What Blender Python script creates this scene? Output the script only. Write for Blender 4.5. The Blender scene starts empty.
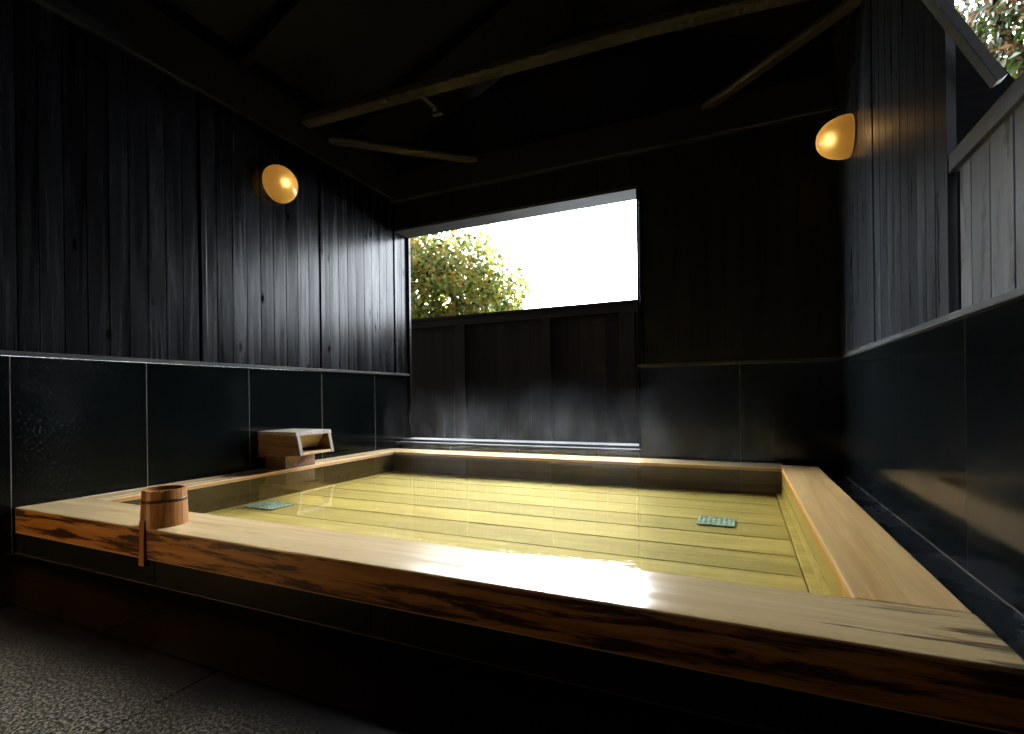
import bpy, bmesh, math, random
from mathutils import Vector, Matrix, noise

# ------------------------------------------------------------------ scene, camera, sky, exposure
S = bpy.context.scene
COL = S.collection
random.seed(7)

F_PX, YAW, ROLL, EYE = 503.0, math.atan(228 / 503), math.atan2(16, 1340), 0.80
PX, PY = 512.0, 395.7
cam_data = bpy.data.cameras.new('camera')
cam_data.sensor_width = 36.0
cam_data.lens = F_PX / 1024 * 36.0
cam_data.shift_y = (PY - 367.0) / 1024
cam_data.clip_start = 0.02
cam = bpy.data.objects.new('camera', cam_data)
COL.objects.link(cam)
fwd = Vector((-math.sin(YAW), math.cos(YAW), 0))
rgt = Vector((math.cos(YAW), math.sin(YAW), 0))
up = Vector((0, 0, 1))
ax = rgt * math.cos(ROLL) - up * math.sin(ROLL)
ay = rgt * math.sin(ROLL) + up * math.cos(ROLL)
az = -fwd
cam.matrix_world = Matrix(((ax.x, ay.x, az.x, 0), (ax.y, ay.y, az.y, 0), (ax.z, ay.z, az.z, EYE), (0, 0, 0, 1)))
S.camera = cam

S.view_settings.view_transform = 'Standard'
S.view_settings.look = 'None'
S.view_settings.exposure = 0.75
S.view_settings.gamma = 1.0
S.view_settings.use_curve_mapping = False
S.cycles.use_denoising = True
S.cycles.max_bounces = 10
S.cycles.diffuse_bounces = 4
S.cycles.glossy_bounces = 5
S.cycles.transparent_max_bounces = 16
S.cycles.volume_bounces = 1
S.cycles.sample_clamp_indirect = 6.0
S.cycles.volume_step_rate = 0.5

# hazy sky: glaring towards the hidden sun beyond the window, dull on the opposite side
W = bpy.data.worlds.new('hazy_sky')
S.world = W
W.use_nodes = True
wn = W.node_tree
wn.nodes.clear()
w_out = wn.nodes.new('ShaderNodeOutputWorld')
w_bg = wn.nodes.new('ShaderNodeBackground')
w_tc = wn.nodes.new('ShaderNodeTexCoord')
w_sep = wn.nodes.new('ShaderNodeSeparateXYZ')
wn.links.new(w_tc.outputs['Generated'], w_sep.inputs[0])


def w_range(sock, a, b, c, d):
    m = wn.nodes.new('ShaderNodeMapRange')
    m.interpolation_type = 'SMOOTHSTEP'
    for k, v in zip(('From Min', 'From Max', 'To Min', 'To Max'), (a, b, c, d)):
        m.inputs[k].default_value = v
    wn.links.new(sock, m.inputs['Value'])
    return m.outputs[0]


w_dot = wn.nodes.new('ShaderNodeVectorMath')
w_dot.operation = 'DOT_PRODUCT'
w_dot.inputs[1].default_value = (-0.45, 0.89, 0.0)
wn.links.new(w_tc.outputs['Generated'], w_dot.inputs[0])
w_side = w_range(w_dot.outputs['Value'], 0.0, 0.70, 0.4, 24.0)      # glaring side of the sky
w_elev = w_range(w_sep.outputs['Z'], 0.45, 0.95, 1.0, 0.25)     # less glare overhead
w_mul = wn.nodes.new('ShaderNodeMath')
w_mul.operation = 'MULTIPLY'
wn.links.new(w_side, w_mul.inputs[0])
wn.links.new(w_elev, w_mul.inputs[1])
wn.links.new(w_mul.outputs[0], w_bg.inputs['Strength'])
w_bg.inputs['Color'].default_value = (0.85, 0.925, 1.0, 1)
wn.links.new(w_bg.outputs[0], w_out.inputs[0])

# hazy sun behind the fence, shining through the window onto the bath
sun_d = bpy.data.lights.new('sun', 'SUN')
sun_d.energy = 1.0
sun_d.angle = math.radians(5)
sun_d.color = (1.0, 0.95, 0.86)
sun = bpy.data.objects.new('sun', sun_d)
COL.objects.link(sun)
SUN_TO = Vector((0.18, -1.0, -0.68)).normalized()
sun.rotation_euler = SUN_TO.to_track_quat('-Z', 'Y').to_euler()


# ------------------------------------------------------------------ helpers
class MB:
    """Collects geometry in world coordinates; build() links it as one mesh object."""
    def __init__(self):
        self.bm = bmesh.new()

    def quad(self, pts, mat=0):
        vs = [self.bm.verts.new(p) for p in pts]
        f = self.bm.faces.new(vs)
        f.material_index = mat
        return f

    def hexa(self, p, mat=0, bevel=0.0, mats=None, segs=2):
        """p: 8 corners, bottom 4 counter-clockwise then top 4"""
        b = bmesh.new()
        vs = [b.verts.new(q) for q in p]
        idx = [(3, 2, 1, 0), (4, 5, 6, 7), (0, 1, 5, 4), (1, 2, 6, 5), (2, 3, 7, 6), (3, 0, 4, 7)]
        for k, i in enumerate(idx):
            f = b.faces.new([vs[j] for j in i])
            f.material_index = mats[k] if mats else mat
        if bevel:
            bmesh.ops.bevel(b, geom=list(b.edges), offset=bevel, segments=segs, affect='EDGES', profile=0.6)
        self.merge(b)
        return self

    def box(self, x0, x1, y0, y1, z0, z1, mat=0, bevel=0.0, mats=None, segs=2):
        # faces: bottom, top, -y, +x, +y, -x
        return self.hexa([(x0, y0, z0), (x1, y0, z0), (x1, y1, z0), (x0, y1, z0),
                          (x0, y0, z1), (x1, y0, z1), (x1, y1, z1), (x0, y1, z1)], mat, bevel, mats, segs)

    def bar(self, a, b, w, h, mat=0, bevel=0.0, side=None):
        a, b = Vector(a), Vector(b)
        d = (b - a).normalized()
        s = Vector(side).normalized() if side else d.cross(Vector((0, 0, 1))).normalized()
        n = s.cross(d).normalized()
        s, n = s * w / 2, n * h / 2
        return self.hexa([a - s - n, a + s - n, b + s - n, b - s - n, a - s + n, a + s + n, b + s + n, b - s + n], mat, bevel)

    def lathe(self, prof, seg=40, M=None, mat=0, cap0=False, cap1=False):
        M = M or Matrix.Identity(4)
        rings = []
        for r, z in prof:
            rings.append([self.bm.verts.new(M @ Vector((r * math.cos(2 * math.pi * k / seg), r * math.sin(2 * math.pi * k / seg), z))) for k in range(seg)])
        for a, b in zip(rings, rings[1:]):
            for k in range(seg):
                f = self.bm.faces.new([a[k], a[(k + 1) % seg], b[(k + 1) % seg], b[k]])
                f.smooth = True
                f.material_index = mat
        if cap0:
            self.bm.faces.new(rings[0][::-1]).material_index = mat
        if cap1:
            self.bm.faces.new(rings[-1]).material_index = mat
        return self

    def merge(self, b):
        me = bpy.data.meshes.new('tmp')
        b.to_mesh(me)
        b.free()
        self.bm.from_mesh(me)
        bpy.data.meshes.remove(me)

    def build(self, name, mats, parent=None, origin=None, smooth=False):
        me = bpy.data.meshes.new(name)
        o = bpy.data.objects.new(name, me)
        if parent:
            org = parent.get('_o', (0, 0, 0)) if not origin else origin
        else:
            org = origin or (0, 0, 0)
        bmesh.ops.translate(self.bm, verts=self.bm.verts, vec=-Vector(org))
        if smooth:
            for f in self.bm.faces:
                f.smooth = True
        self.bm.to_mesh(me)
        self.bm.free()
        for m in (mats if isinstance(mats, (list, tuple)) else [mats]):
            me.materials.append(m)
        COL.objects.link(o)
        if parent:
            o.parent = parent
            po = Vector(ORG[parent.name])
            o.location = Vector(org) - po
        else:
            o.location = org
        ORG[o.name] = tuple(org)
        return o


ORG = {}


def tag(o, label=None, cat=None, group=None, kind=None):
    if label: o['label'] = label
    if cat: o['category'] = cat
    if group: o['group'] = group
    if kind: o['kind'] = kind
    return o


def thing(name, loc, label, cat, group=None):
    o = bpy.data.objects.new(name, None)
    o.empty_display_size = 0.1
    o.location = loc
    COL.objects.link(o)
    ORG[o.name] = tuple(loc)
    return tag(o, label, cat, group)


def part(mb, name, mats, parent, **k):
    return mb.build(name, mats, parent, origin=ORG[parent.name], **k)


def struct(mb, name, mats, origin=None, **k):
    o = mb.build(name, mats, None, origin, **k)
    o['kind'] = 'structure'
    return o


# ------------------------------------------------------------------ materials
def new_mat(name):
    m = bpy.data.materials.new(name)
    m.use_nodes = True
    nt = m.node_tree
    for n in list(nt.nodes):
        if n.type != 'OUTPUT_MATERIAL' and n.type != 'BSDF_PRINCIPLED':
            nt.nodes.remove(n)
    return m, nt, nt.nodes['Principled BSDF']


def N(nt, kind, **kw):
    n = nt.nodes.new('ShaderNode' + kind)
    for k, v in kw.items():
        if k in n.inputs.keys():
            n.inputs[k].default_value = v
        else:
            setattr(n, k, v)
    return n


def ramp(nt, src, stops):
    r = nt.nodes.new('ShaderNodeValToRGB')
    els = r.color_ramp.elements
    while len(els) < len(stops):
        els.new(0.5)
    for e, (p, c) in zip(els, stops):
        e.position = p
        e.color = (*c, 1) if len(c) == 3 else c
    nt.links.new(src, r.inputs[0])
    return r


def coords(nt, scale=(1, 1, 1), rot=(0, 0, 0), kind='Object'):
    tc = N(nt, 'TexCoord')
    mp = N(nt, 'Mapping')
    mp.inputs['Scale'].default_value = scale
    mp.inputs['Rotation'].default_value = rot
    nt.links.new(tc.outputs[kind], mp.inputs[0])
    return mp.outputs[0]


def mixc(nt, fac, a, b, mode='MIX'):
    m = nt.nodes.new('ShaderNodeMix')
    m.data_type = 'RGBA'
    m.blend_type = mode
    for sock, v in ((m.inputs[0], fac), (m.inputs[6], a), (m.inputs[7], b)):
        if hasattr(v, 'is_output'):
            nt.links.new(v, sock)
        elif isinstance(v, (int, float)):
            sock.default_value = v
        else:
            sock.default_value = (*v, 1)
    return m.outputs[2]


def math_n(nt, op, a, b=0.0):
    m = N(nt, 'Math', operation=op)
    for s, v in ((m.inputs[0], a), (m.inputs[1], b)):
        if hasattr(v, 'is_output'):
            nt.links.new(v, s)
        else:
            s.default_value = v
    return m.outputs[0]


def bump(nt, bsdf, h, strength=0.2, dist=0.01):
    b = N(nt, 'Bump')
    b.inputs['Strength'].default_value = strength
    b.inputs['Distance'].default_value = dist
    nt.links.new(h, b.inputs['Height'])
    nt.links.new(b.outputs[0], bsdf.inputs['Normal'])
    return b


def wood(name, dark, light, axis='x', fine=28.0, rough=(0.35, 0.6), spec=0.5, bumpiness=0.15, blotch=None,
         blotch_col=None, blotch_scale=(1.5, 9), blotch_range=(0.5, 0.62), island=0.0, knots=False, end_stain=None):
    """wood with grain along one axis; blotch adds stains; island varies tone board by board"""
    m, nt, bs = new_mat(name)
    lo, hi = 1.2, fine
    sc = {'x': (lo, hi, hi), 'y': (hi, lo, hi), 'z': (hi, hi, lo)}[axis]
    v = coords(nt, sc)
    geo = N(nt, 'NewGeometry')
    off = N(nt, 'VectorMath', operation='MULTIPLY_ADD')
    comb = N(nt, 'CombineXYZ')
    for i in range(3):
        nt.links.new(geo.outputs['Random Per Island'], comb.inputs[i])
    nt.links.new(comb.outputs[0], off.inputs[0])
    off.inputs[1].default_value = (37, 53, 71)
    nt.links.new(v, off.inputs[2])
    n1 = N(nt, 'TexNoise', Scale=1.0, Detail=6.0, Roughness=0.6, Distortion=0.6)
    nt.links.new(off.outputs[0], n1.inputs['Vector'])
    col = ramp(nt, n1.outputs[0], [(0.32, dark), (0.68, light)]).outputs[0]
    if island:
        mr = N(nt, 'MapRange')
        mr.inputs['To Min'].default_value = 1 - island
        mr.inputs['To Max'].default_value = 1 + island
        nt.links.new(geo.outputs['Random Per Island'], mr.inputs[0])
        cc = N(nt, 'CombineColor')
        for i in range(3):
            nt.links.new(mr.outputs[0], cc.inputs[i])
        col = mixc(nt, 1.0, col, cc.outputs[0], 'MULTIPLY')
    rsrc = n1.outputs[0]
    if blotch_col:
        lo2, hi2 = blotch_scale
        sc2 = {'x': (lo2, hi2, hi2), 'y': (hi2, lo2, hi2), 'z': (hi2, hi2, lo2)}[axis]
        v2o = N(nt, 'VectorMath', operation='ADD')
        nt.links.new(coords(nt, sc2), v2o.inputs[0])
        isl = N(nt, 'VectorMath', operation='MULTIPLY')
        nt.links.new(comb.outputs[0], isl.inputs[0])
        isl.inputs[1].default_value = (11, 17, 23)
        nt.links.new(isl.outputs[0], v2o.inputs[1])
        v2 = v2o.outputs[0]
        n2 = N(nt, 'TexNoise', Scale=1.0, Detail=5.0, Roughness=0.65, Distortion=0.4)
        nt.links.new(v2, n2.inputs['Vector'])
        f = ramp(nt, n2.outputs[0], [(blotch_range[0], (0, 0, 0)), (blotch_range[1], (1, 1, 1))]).outputs[0]
        fac = math_n(nt, 'MULTIPLY', f, blotch or 1.0)
        col = mixc(nt, fac, col, blotch_col)
    if end_stain:
        v3 = coords(nt, (3.0, 26, 26))
        n3 = N(nt, 'TexNoise', Scale=1.0, Detail=4.0)
        nt.links.new(v3, n3.inputs['Vector'])
        tc3 = N(nt, 'TexCoord')
        sp3 = N(nt, 'SeparateXYZ')
        nt.links.new(tc3.outputs['Object'], sp3.inputs[0])
        e = math_n(nt, 'ADD', sp3.outputs['X'], math_n(nt, 'MULTIPLY', math_n(nt, 'SUBTRACT', n3.outputs[0], 0.5), 1.5))
        mr3 = N(nt, 'MapRange')
        mr3.inputs['From Min'].default_value = end_stain
        mr3.inputs['From Max'].default_value = end_stain + 0.12
        nt.links.new(e, mr3.inputs[0])
        col = mixc(nt, math_n(nt, 'MULTIPLY', mr3.outputs[0], 0.8), col, (0.05, 0.032, 0.02))
    if knots:
        vk = coords(nt, {'z': (8, 8, 2.6), 'x': (2.6, 8, 8), 'y': (8, 2.6, 8)}[axis])
        vo = N(nt, 'TexVoronoi', Scale=1.0, feature='F1')
        nt.links.new(vk, vo.inputs['Vector'])
        fk = ramp(nt, vo.outputs['Distance'], [(0.05, (1, 1, 1)), (0.16, (0, 0, 0))]).outputs[0]
        col = mixc(nt, math_n(nt, 'MULTIPLY', fk, 0.8), col, tuple(c * 0.25 for c in dark))
    nt.links.new(col, bs.inputs['Base Color'])
    rr = N(nt, 'MapRange')
    rr.inputs['From Min'].default_value = 0.3
    rr.inputs['From Max'].default_value = 0.7
    rr.inputs['To Min'].default_value = rough[0]
    rr.inputs['To Max'].default_value = rough[1]
    nt.links.new(rsrc, rr.inputs[0])
    nt.links.new(rr.outputs[0], bs.inputs['Roughness'])
    bs.inputs['Specular IOR Level'].default_value = spec
    if knots:                       # knots and char streaks are matt
        ms = N(nt, 'MapRange')
        ms.inputs['From Min'].default_value = 0.35
        ms.inputs['From Max'].default_value = 0.65
        ms.inputs['To Min'].default_value = spec * 0.55
        ms.inputs['To Max'].default_value = spec * 1.25
        nt.links.new(n1.outputs[0], ms.inputs[0])
        si = N(nt, 'MapRange')
        si.inputs['To Min'].default_value = 0.7
        si.inputs['To Max'].default_value = 1.15
        nt.links.new(geo.outputs['Random Per Island'], si.inputs[0])
        sp = math_n(nt, 'MULTIPLY', ms.outputs[0], math_n(nt, 'SUBTRACT', 1.0, fk))
        nt.links.new(math_n(nt, 'MULTIPLY', sp, si.outputs[0]), bs.inputs['Specular IOR Level'])
    bump(nt, bs, n1.outputs[0], bumpiness, 0.004)
    return m


def plain(name, color, rough=0.5, metallic=0.0, spec=0.5, noise_amt=0.25, scale=30.0):
    m, nt, bs = new_mat(name)
    n1 = N(nt, 'TexNoise', Scale=scale, Detail=4.0)
    nt.links.new(coords(nt), n1.inputs['Vector'])
    c0 = tuple(c * (1 - noise_amt) for c in color)
    c1 = tuple(min(1, c * (1 + noise_amt)) for c in color)
    nt.links.new(ramp(nt, n1.outputs[0], [(0.3, c0), (0.7, c1)]).outputs[0], bs.inputs['Base Color'])
    bs.inputs['Roughness'].default_value = rough
    bs.inputs['Metallic'].default_value = metallic
    bs.inputs['Specular IOR Level'].default_value = spec
    return m


def stone_black(name, base=(0.005, 0.0065, 0.007), rough=(0.07, 0.2), spec=0.5):
    m, nt, bs = new_mat(name)
    n1 = N(nt, 'TexNoise', Scale=140.0, Detail=3.0)
    n2 = N(nt, 'TexNoise', Scale=3.0, Detail=5.0)
    v = coords(nt)
    nt.links.new(v, n1.inputs['Vector'])
    nt.links.new(v, n2.inputs['Vector'])
    c = ramp(nt, n1.outputs[0], [(0.35, tuple(x * 0.6 for x in base)), (0.75, tuple(x * 1.8 for x in base))]).outputs[0]
    nt.links.new(c, bs.inputs['Base Color'])
    mr = N(nt, 'MapRange')
    mr.inputs['From Min'].default_value = 0.3
    mr.inputs['From Max'].default_value = 0.7
    mr.inputs['To Min'].default_value = rough[0]
    mr.inputs['To Max'].default_value = rough[1]
    nt.links.new(n2.outputs[0], mr.inputs[0])
    nt.links.new(mr.outputs[0], bs.inputs['Roughness'])
    bs.inputs['Specular IOR Level'].default_value = spec
    return m


M = {}
M['char'] = wood('charred_cedar', (0.0015, 0.0017, 0.0022), (0.006, 0.0065, 0.008), 'z', 26, (0.21, 0.30), 0.21, 0.05, island=0.45, knots=True)
M['char_grey'] = wood('greyed_charred_cedar', (0.006, 0.007, 0.009), (0.030, 0.034, 0.042), 'z', 20, (0.25, 0.40), 0.6, 0.12, island=0.35,
                      blotch=0.85, blotch_col=(0.004, 0.0045, 0.006), blotch_scale=(0.9, 9), blotch_range=(0.46, 0.6))
M['char_matte'] = wood('matte_charred_cedar', (0.002, 0.0021, 0.0024), (0.006, 0.0062, 0.007), 'z', 26, (0.5, 0.65), 0.25, 0.1, island=0.3)
M['char_h'] = wood('charred_cedar_trim', (0.006, 0.006, 0.007), (0.014, 0.0145, 0.016), 'y', 30, (0.35, 0.55), 0.5, 0.2)
M['char_x'] = wood('charred_cedar_lintel', (0.006, 0.006, 0.007), (0.014, 0.0145, 0.016), 'x', 30, (0.35, 0.55), 0.5, 0.2)
M['trim_y'] = wood('weathered_trim', (0.035, 0.036, 0.038), (0.085, 0.086, 0.09), 'y', 30, (0.35, 0.6), 0.5, 0.2)
M['trim_dark'] = wood('dark_weathered_trim', (0.018, 0.018, 0.020), (0.045, 0.045, 0.048), 'y', 30, (0.5, 0.65), 0.2, 0.2)
M['trim_x'] = wood('weathered_sill', (0.03, 0.03, 0.032), (0.07, 0.07, 0.073), 'x', 30, (0.5, 0.65), 0.2, 0.2)
M['grey_plank'] = wood('grey_stained_plank', (0.09, 0.098, 0.108), (0.17, 0.185, 0.20), 'z', 24, (0.4, 0.6), 0.5, 0.2,
                       blotch=0.85, blotch_col=(0.015, 0.016, 0.018), blotch_scale=(2.2, 9), blotch_range=(0.53, 0.60), island=0.2)
M['fence'] = wood('dark_brown_fence_wood', (0.006, 0.0042, 0.003), (0.013, 0.009, 0.0062), 'z', 22, (0.7, 0.85), 0.03, 0.2, island=0.25)
M['fence_x'] = wood('dark_brown_fence_rail', (0.007, 0.005, 0.0036), (0.015, 0.0105, 0.0075), 'x', 22, (0.7, 0.85), 0.04, 0.2)
M['beam'] = wood('old_beam_wood', (0.022, 0.016, 0.010), (0.05, 0.037, 0.024), 'x', 18, (0.6, 0.8), 0.3, 0.4)
M['roof'] = wood('dark_roof_boards', (0.0015, 0.0016, 0.0017), (0.0035, 0.0034, 0.0033), 'x', 20, (0.6, 0.8), 0.15, 0.2)
M['tile'] = stone_black('polished_black_granite')
M['tile_honed'] = stone_black('honed_black_granite', (0.002, 0.003, 0.0032), (0.13, 0.14), 0.15)
M['grout'] = plain('pale_grout', (0.2, 0.2, 0.19), 0.7)
M['grout_warm'] = plain('damp_grout', (0.12, 0.10, 0.07), 0.4)
M['plinth'] = stone_black('dark_green_black_slate', (0.008, 0.011, 0.008), (0.35, 0.55), 0.12)
M['channel'] = stone_black('wet_black_slate', (0.012, 0.015, 0.019), (0.12, 0.45), 0.5)
M['rim'] = wood('hinoki_rim_top', (0.68, 0.47, 0.22), (0.80, 0.60, 0.32), 'x', 22, (0.10, 0.26), 0.5, 0.05,
                blotch=0.35, blotch_col=(0.25, 0.16, 0.08), blotch_scale=(1.6, 11), blotch_range=(0.58, 0.7), end_stain=1.98)
M['rim_y'] = wood('hinoki_rim_top_lengthwise', (0.60, 0.42, 0.22), (0.74, 0.54, 0.31), 'y', 22, (0.16, 0.34), 0.5, 0.05,
                  blotch=0.45, blotch_col=(0.26, 0.16, 0.07), blotch_scale=(1.6, 11), blotch_range=(0.58, 0.72))
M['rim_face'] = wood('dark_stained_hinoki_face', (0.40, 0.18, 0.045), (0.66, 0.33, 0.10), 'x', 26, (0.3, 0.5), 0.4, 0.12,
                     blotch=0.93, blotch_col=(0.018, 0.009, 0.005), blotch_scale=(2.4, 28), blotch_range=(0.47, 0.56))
M['rim_warm'] = wood('warm_hinoki_rim', (0.66, 0.37, 0.12), (0.88, 0.60, 0.26), 'y', 20, (0.30, 0.45), 0.5, 0.04,
                     blotch=0.5, blotch_col=(0.32, 0.22, 0.12), blotch_scale=(3, 9), blotch_range=(0.66, 0.72))
M['inner_shade'] = wood('shade_darkened_inner_wall', (0.07, 0.045, 0.018), (0.16, 0.105, 0.045), 'x', 20, (0.4, 0.6), 0.3, 0.05)  # back and left inner walls: their shade is painted in as darker wood


def waterline(name, above, below, z0=0.217):
    m, nt, bs = new_mat(name)
    v = coords(nt)
    n1 = N(nt, 'TexNoise', Scale=9.0, Detail=5.0)
    nt.links.new(v, n1.inputs['Vector'])
    sep = N(nt, 'SeparateXYZ')
    nt.links.new(v, sep.inputs[0])
    h = math_n(nt, 'ADD', sep.outputs['Z'], math_n(nt, 'MULTIPLY', n1.outputs[0], 0.008))
    f = ramp(nt, math_n(nt, 'MULTIPLY', h, 4.0), [(z0 * 4, (0, 0, 0)), (z0 * 4 + 0.024, (1, 1, 1))]).outputs[0]
    nt.links.new(mixc(nt, f, below, above), bs.inputs['Base Color'])
    bs.inputs['Roughness'].default_value = 0.4
    return m


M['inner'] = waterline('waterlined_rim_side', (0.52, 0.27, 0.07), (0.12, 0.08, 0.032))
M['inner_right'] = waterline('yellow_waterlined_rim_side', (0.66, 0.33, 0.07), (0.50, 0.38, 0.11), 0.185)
M['floorboard'] = wood('yellow_green_bath_boards', (0.43, 0.33, 0.095), (0.62, 0.49, 0.18), 'x', 14, (0.6, 0.8), 0.2, 0.1, island=0.12,
                       blotch=0.6, blotch_col=(0.42, 0.30, 0.09), blotch_scale=(1.2, 5), blotch_range=(0.52, 0.66))
M['joint'] = plain('dark_board_joint', (0.03, 0.035, 0.015), 0.8)
M['spout'] = wood('weathered_spout_wood', (0.10, 0.048, 0.022), (0.22, 0.11, 0.052), 'x', 20, (0.45, 0.65), 0.4, 0.2,
                  blotch=0.7, blotch_col=(0.05, 0.026, 0.014), blotch_scale=(4, 10), blotch_range=(0.5, 0.7))
M['spout_end'] = wood('pale_end_grain', (0.15, 0.125, 0.10), (0.27, 0.235, 0.195), 'z', 20, (0.45, 0.65), 0.4, 0.2)
M['spout_in'] = wood('pale_spout_board', (0.34, 0.21, 0.09), (0.52, 0.34, 0.16), 'y', 20, (0.4, 0.6), 0.4, 0.2)
M['bucket'] = wood('amber_cedar_staves', (0.26, 0.10, 0.022), (0.48, 0.215, 0.06), 'z', 60, (0.35, 0.5), 0.45, 0.15, island=0.12)
M['bucket_dark'] = wood('dark_bucket_bottom', (0.05, 0.022, 0.012), (0.10, 0.045, 0.022), 'x', 30, (0.4, 0.6), 0.4, 0.1)
M['hoop'] = plain('dark_copper_hoop', (0.06, 0.03, 0.018), 0.4, 0.8)
M['grate'] = plain('verdigris_grate', (0.42, 0.60, 0.60), 0.5, 0.1, noise_amt=0.4)
M['hole'] = plain('grate_hole', (0.01, 0.02, 0.02), 0.8)
M['metal'] = plain('dull_steel', (0.35, 0.30, 0.25), 0.35, 1.0)
M['lamp_base'] = plain('dark_lamp_base', (0.03, 0.022, 0.015), 0.4)
M['bark'] = plain('tree_bark', (0.07, 0.05, 0.035), 0.9)
M['soil'] = plain('garden_soil', (0.02, 0.018, 0.013), 0.95)


def granite_floor():
    m, nt, bs = new_mat('speckled_granite_floor')
    v = coords(nt)
    n1 = N(nt, 'TexNoise', Scale=110.0, Detail=2.0, Roughness=0.7)
    nt.links.new(v, n1.inputs['Vector'])
    speckle = ramp(nt, n1.outputs[0], [(0.38, (0.02, 0.017, 0.012)), (0.5, (0.10, 0.085, 0.06)), (0.62, (0.38, 0.33, 0.24))]).outputs[0]
    shaded = ramp(nt, n1.outputs[0], [(0.4, (0.003, 0.0026, 0.002)), (0.65, (0.011, 0.009, 0.007))]).outputs[0]
    # shade painted into the granite along the tub: everything nearer than an irregular line about 0.4 m from it
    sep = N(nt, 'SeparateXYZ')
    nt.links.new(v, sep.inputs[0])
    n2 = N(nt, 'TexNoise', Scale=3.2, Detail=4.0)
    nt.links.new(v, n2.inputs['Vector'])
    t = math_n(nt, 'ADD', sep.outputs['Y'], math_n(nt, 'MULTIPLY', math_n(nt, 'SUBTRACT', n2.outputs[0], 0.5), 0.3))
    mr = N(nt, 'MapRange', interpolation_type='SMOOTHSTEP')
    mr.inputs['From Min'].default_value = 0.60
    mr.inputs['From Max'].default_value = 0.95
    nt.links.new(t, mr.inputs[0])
    nt.links.new(mixc(nt, mr.outputs[0], speckle, shaded), bs.inputs['Base Color'])
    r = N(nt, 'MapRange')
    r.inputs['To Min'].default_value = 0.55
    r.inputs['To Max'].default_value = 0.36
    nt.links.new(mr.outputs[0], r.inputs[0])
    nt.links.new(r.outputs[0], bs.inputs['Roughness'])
    bs.inputs['Specular IOR Level'].default_value = 0.08
    return m


M['granite'] = granite_floor()


def water_mat():
    m, nt, bs = new_mat('hot_spring_water')
    nt.nodes.remove(bs)
    out = [n for n in nt.nodes if n.type == 'OUTPUT_MATERIAL'][0]
    v = coords(nt, (1.0, 1.6, 1.0))
    n1 = N(nt, 'TexNoise', Scale=9.0, Detail=2.0, Roughness=0.5, Distortion=0.8)
    nt.links.new(v, n1.inputs['Vector'])
    b = N(nt, 'Bump')
    b.inputs['Strength'].default_value = 0.02
    b.inputs['Distance'].default_value = 0.02
    nt.links.new(n1.outputs[0], b.inputs['Height'])
    # reflectance of the surface, the same from above and from below: 0.02 + 0.98 (1 - |cos|)^5
    geo = N(nt, 'NewGeometry')
    dt = N(nt, 'VectorMath', operation='DOT_PRODUCT')
    nt.links.new(geo.outputs['Incoming'], dt.inputs[0])
    nt.links.new(b.outputs[0], dt.inputs[1])
    c1 = math_n(nt, 'SUBTRACT', 1.0, math_n(nt, 'ABSOLUTE', dt.outputs['Value']))
    fres = math_n(nt, 'ADD', math_n(nt, 'MULTIPLY', math_n(nt, 'POWER', c1, 5.0), 0.98), 0.02)
    tr = N(nt, 'BsdfTransparent')
    tr.inputs[0].default_value = (0.96, 0.95, 0.80, 1)
    gl = N(nt, 'BsdfGlossy')
    gl.inputs['Roughness'].default_value = 0.02
    nt.links.new(b.outputs[0], gl.inputs['Normal'])
    mx = N(nt, 'MixShader')
    nt.links.new(fres, mx.inputs[0])
    nt.links.new(tr.outputs[0], mx.inputs[1])
    nt.links.new(gl.outputs[0], mx.inputs[2])
    nt.links.new(mx.outputs[0], out.inputs[0])
    return m


M['water'] = water_mat()


def globe_mat():
    m, nt, bs = new_mat('amber_frosted_glass')
    bs.inputs['Base Color'].default_value = (0.75, 0.45, 0.10, 1)
    bs.inputs['Roughness'].default_value = 0.25
    bs.inputs['Emission Color'].default_value = (1.0, 0.56, 0.13, 1)
    bs.inputs['Emission Strength'].default_value = 0.035
    out = [n for n in nt.nodes if n.type == 'OUTPUT_MATERIAL'][0]
    rf = N(nt, 'BsdfTranslucent')
    rf.inputs[0].default_value = (0.72, 0.45, 0.14, 1)
    rf2 = N(nt, 'BsdfRefraction')
    rf2.inputs['Color'].default_value = (1.0, 0.75, 0.38, 1)
    rf2.inputs['Roughness'].default_value = 0.85
    rf2.inputs['IOR'].default_value = 1.4
    mx0 = N(nt, 'MixShader')
    mx0.inputs[0].default_value = 0.35
    nt.links.new(rf.outputs[0], mx0.inputs[1])
    nt.links.new(rf2.outputs[0], mx0.inputs[2])
    rf = mx0
    mx = N(nt, 'MixShader')
    mx.inputs[0].default_value = 0.65
    nt.links.new(bs.outputs[0], mx.inputs[1])
    nt.links.new(rf.outputs[0], mx.inputs[2])
    nt.links.new(mx.outputs[0], out.inputs[0])
    return m


M['globe'] = globe_mat()


def emit(name, col, st):
    m, nt, bs = new_mat(name)
    bs.inputs['Base Color'].default_value = (*col, 1)
    bs.inputs['Emission Color'].default_value = (*col, 1)
    bs.inputs['Emission Strength'].default_value = st
    return m


M['bulb'] = emit('lit_bulb', (1.0, 0.80, 0.45), 9.5)
M['lantern'] = emit('lit_paper', (1.0, 0.58, 0.25), 10.5)


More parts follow.
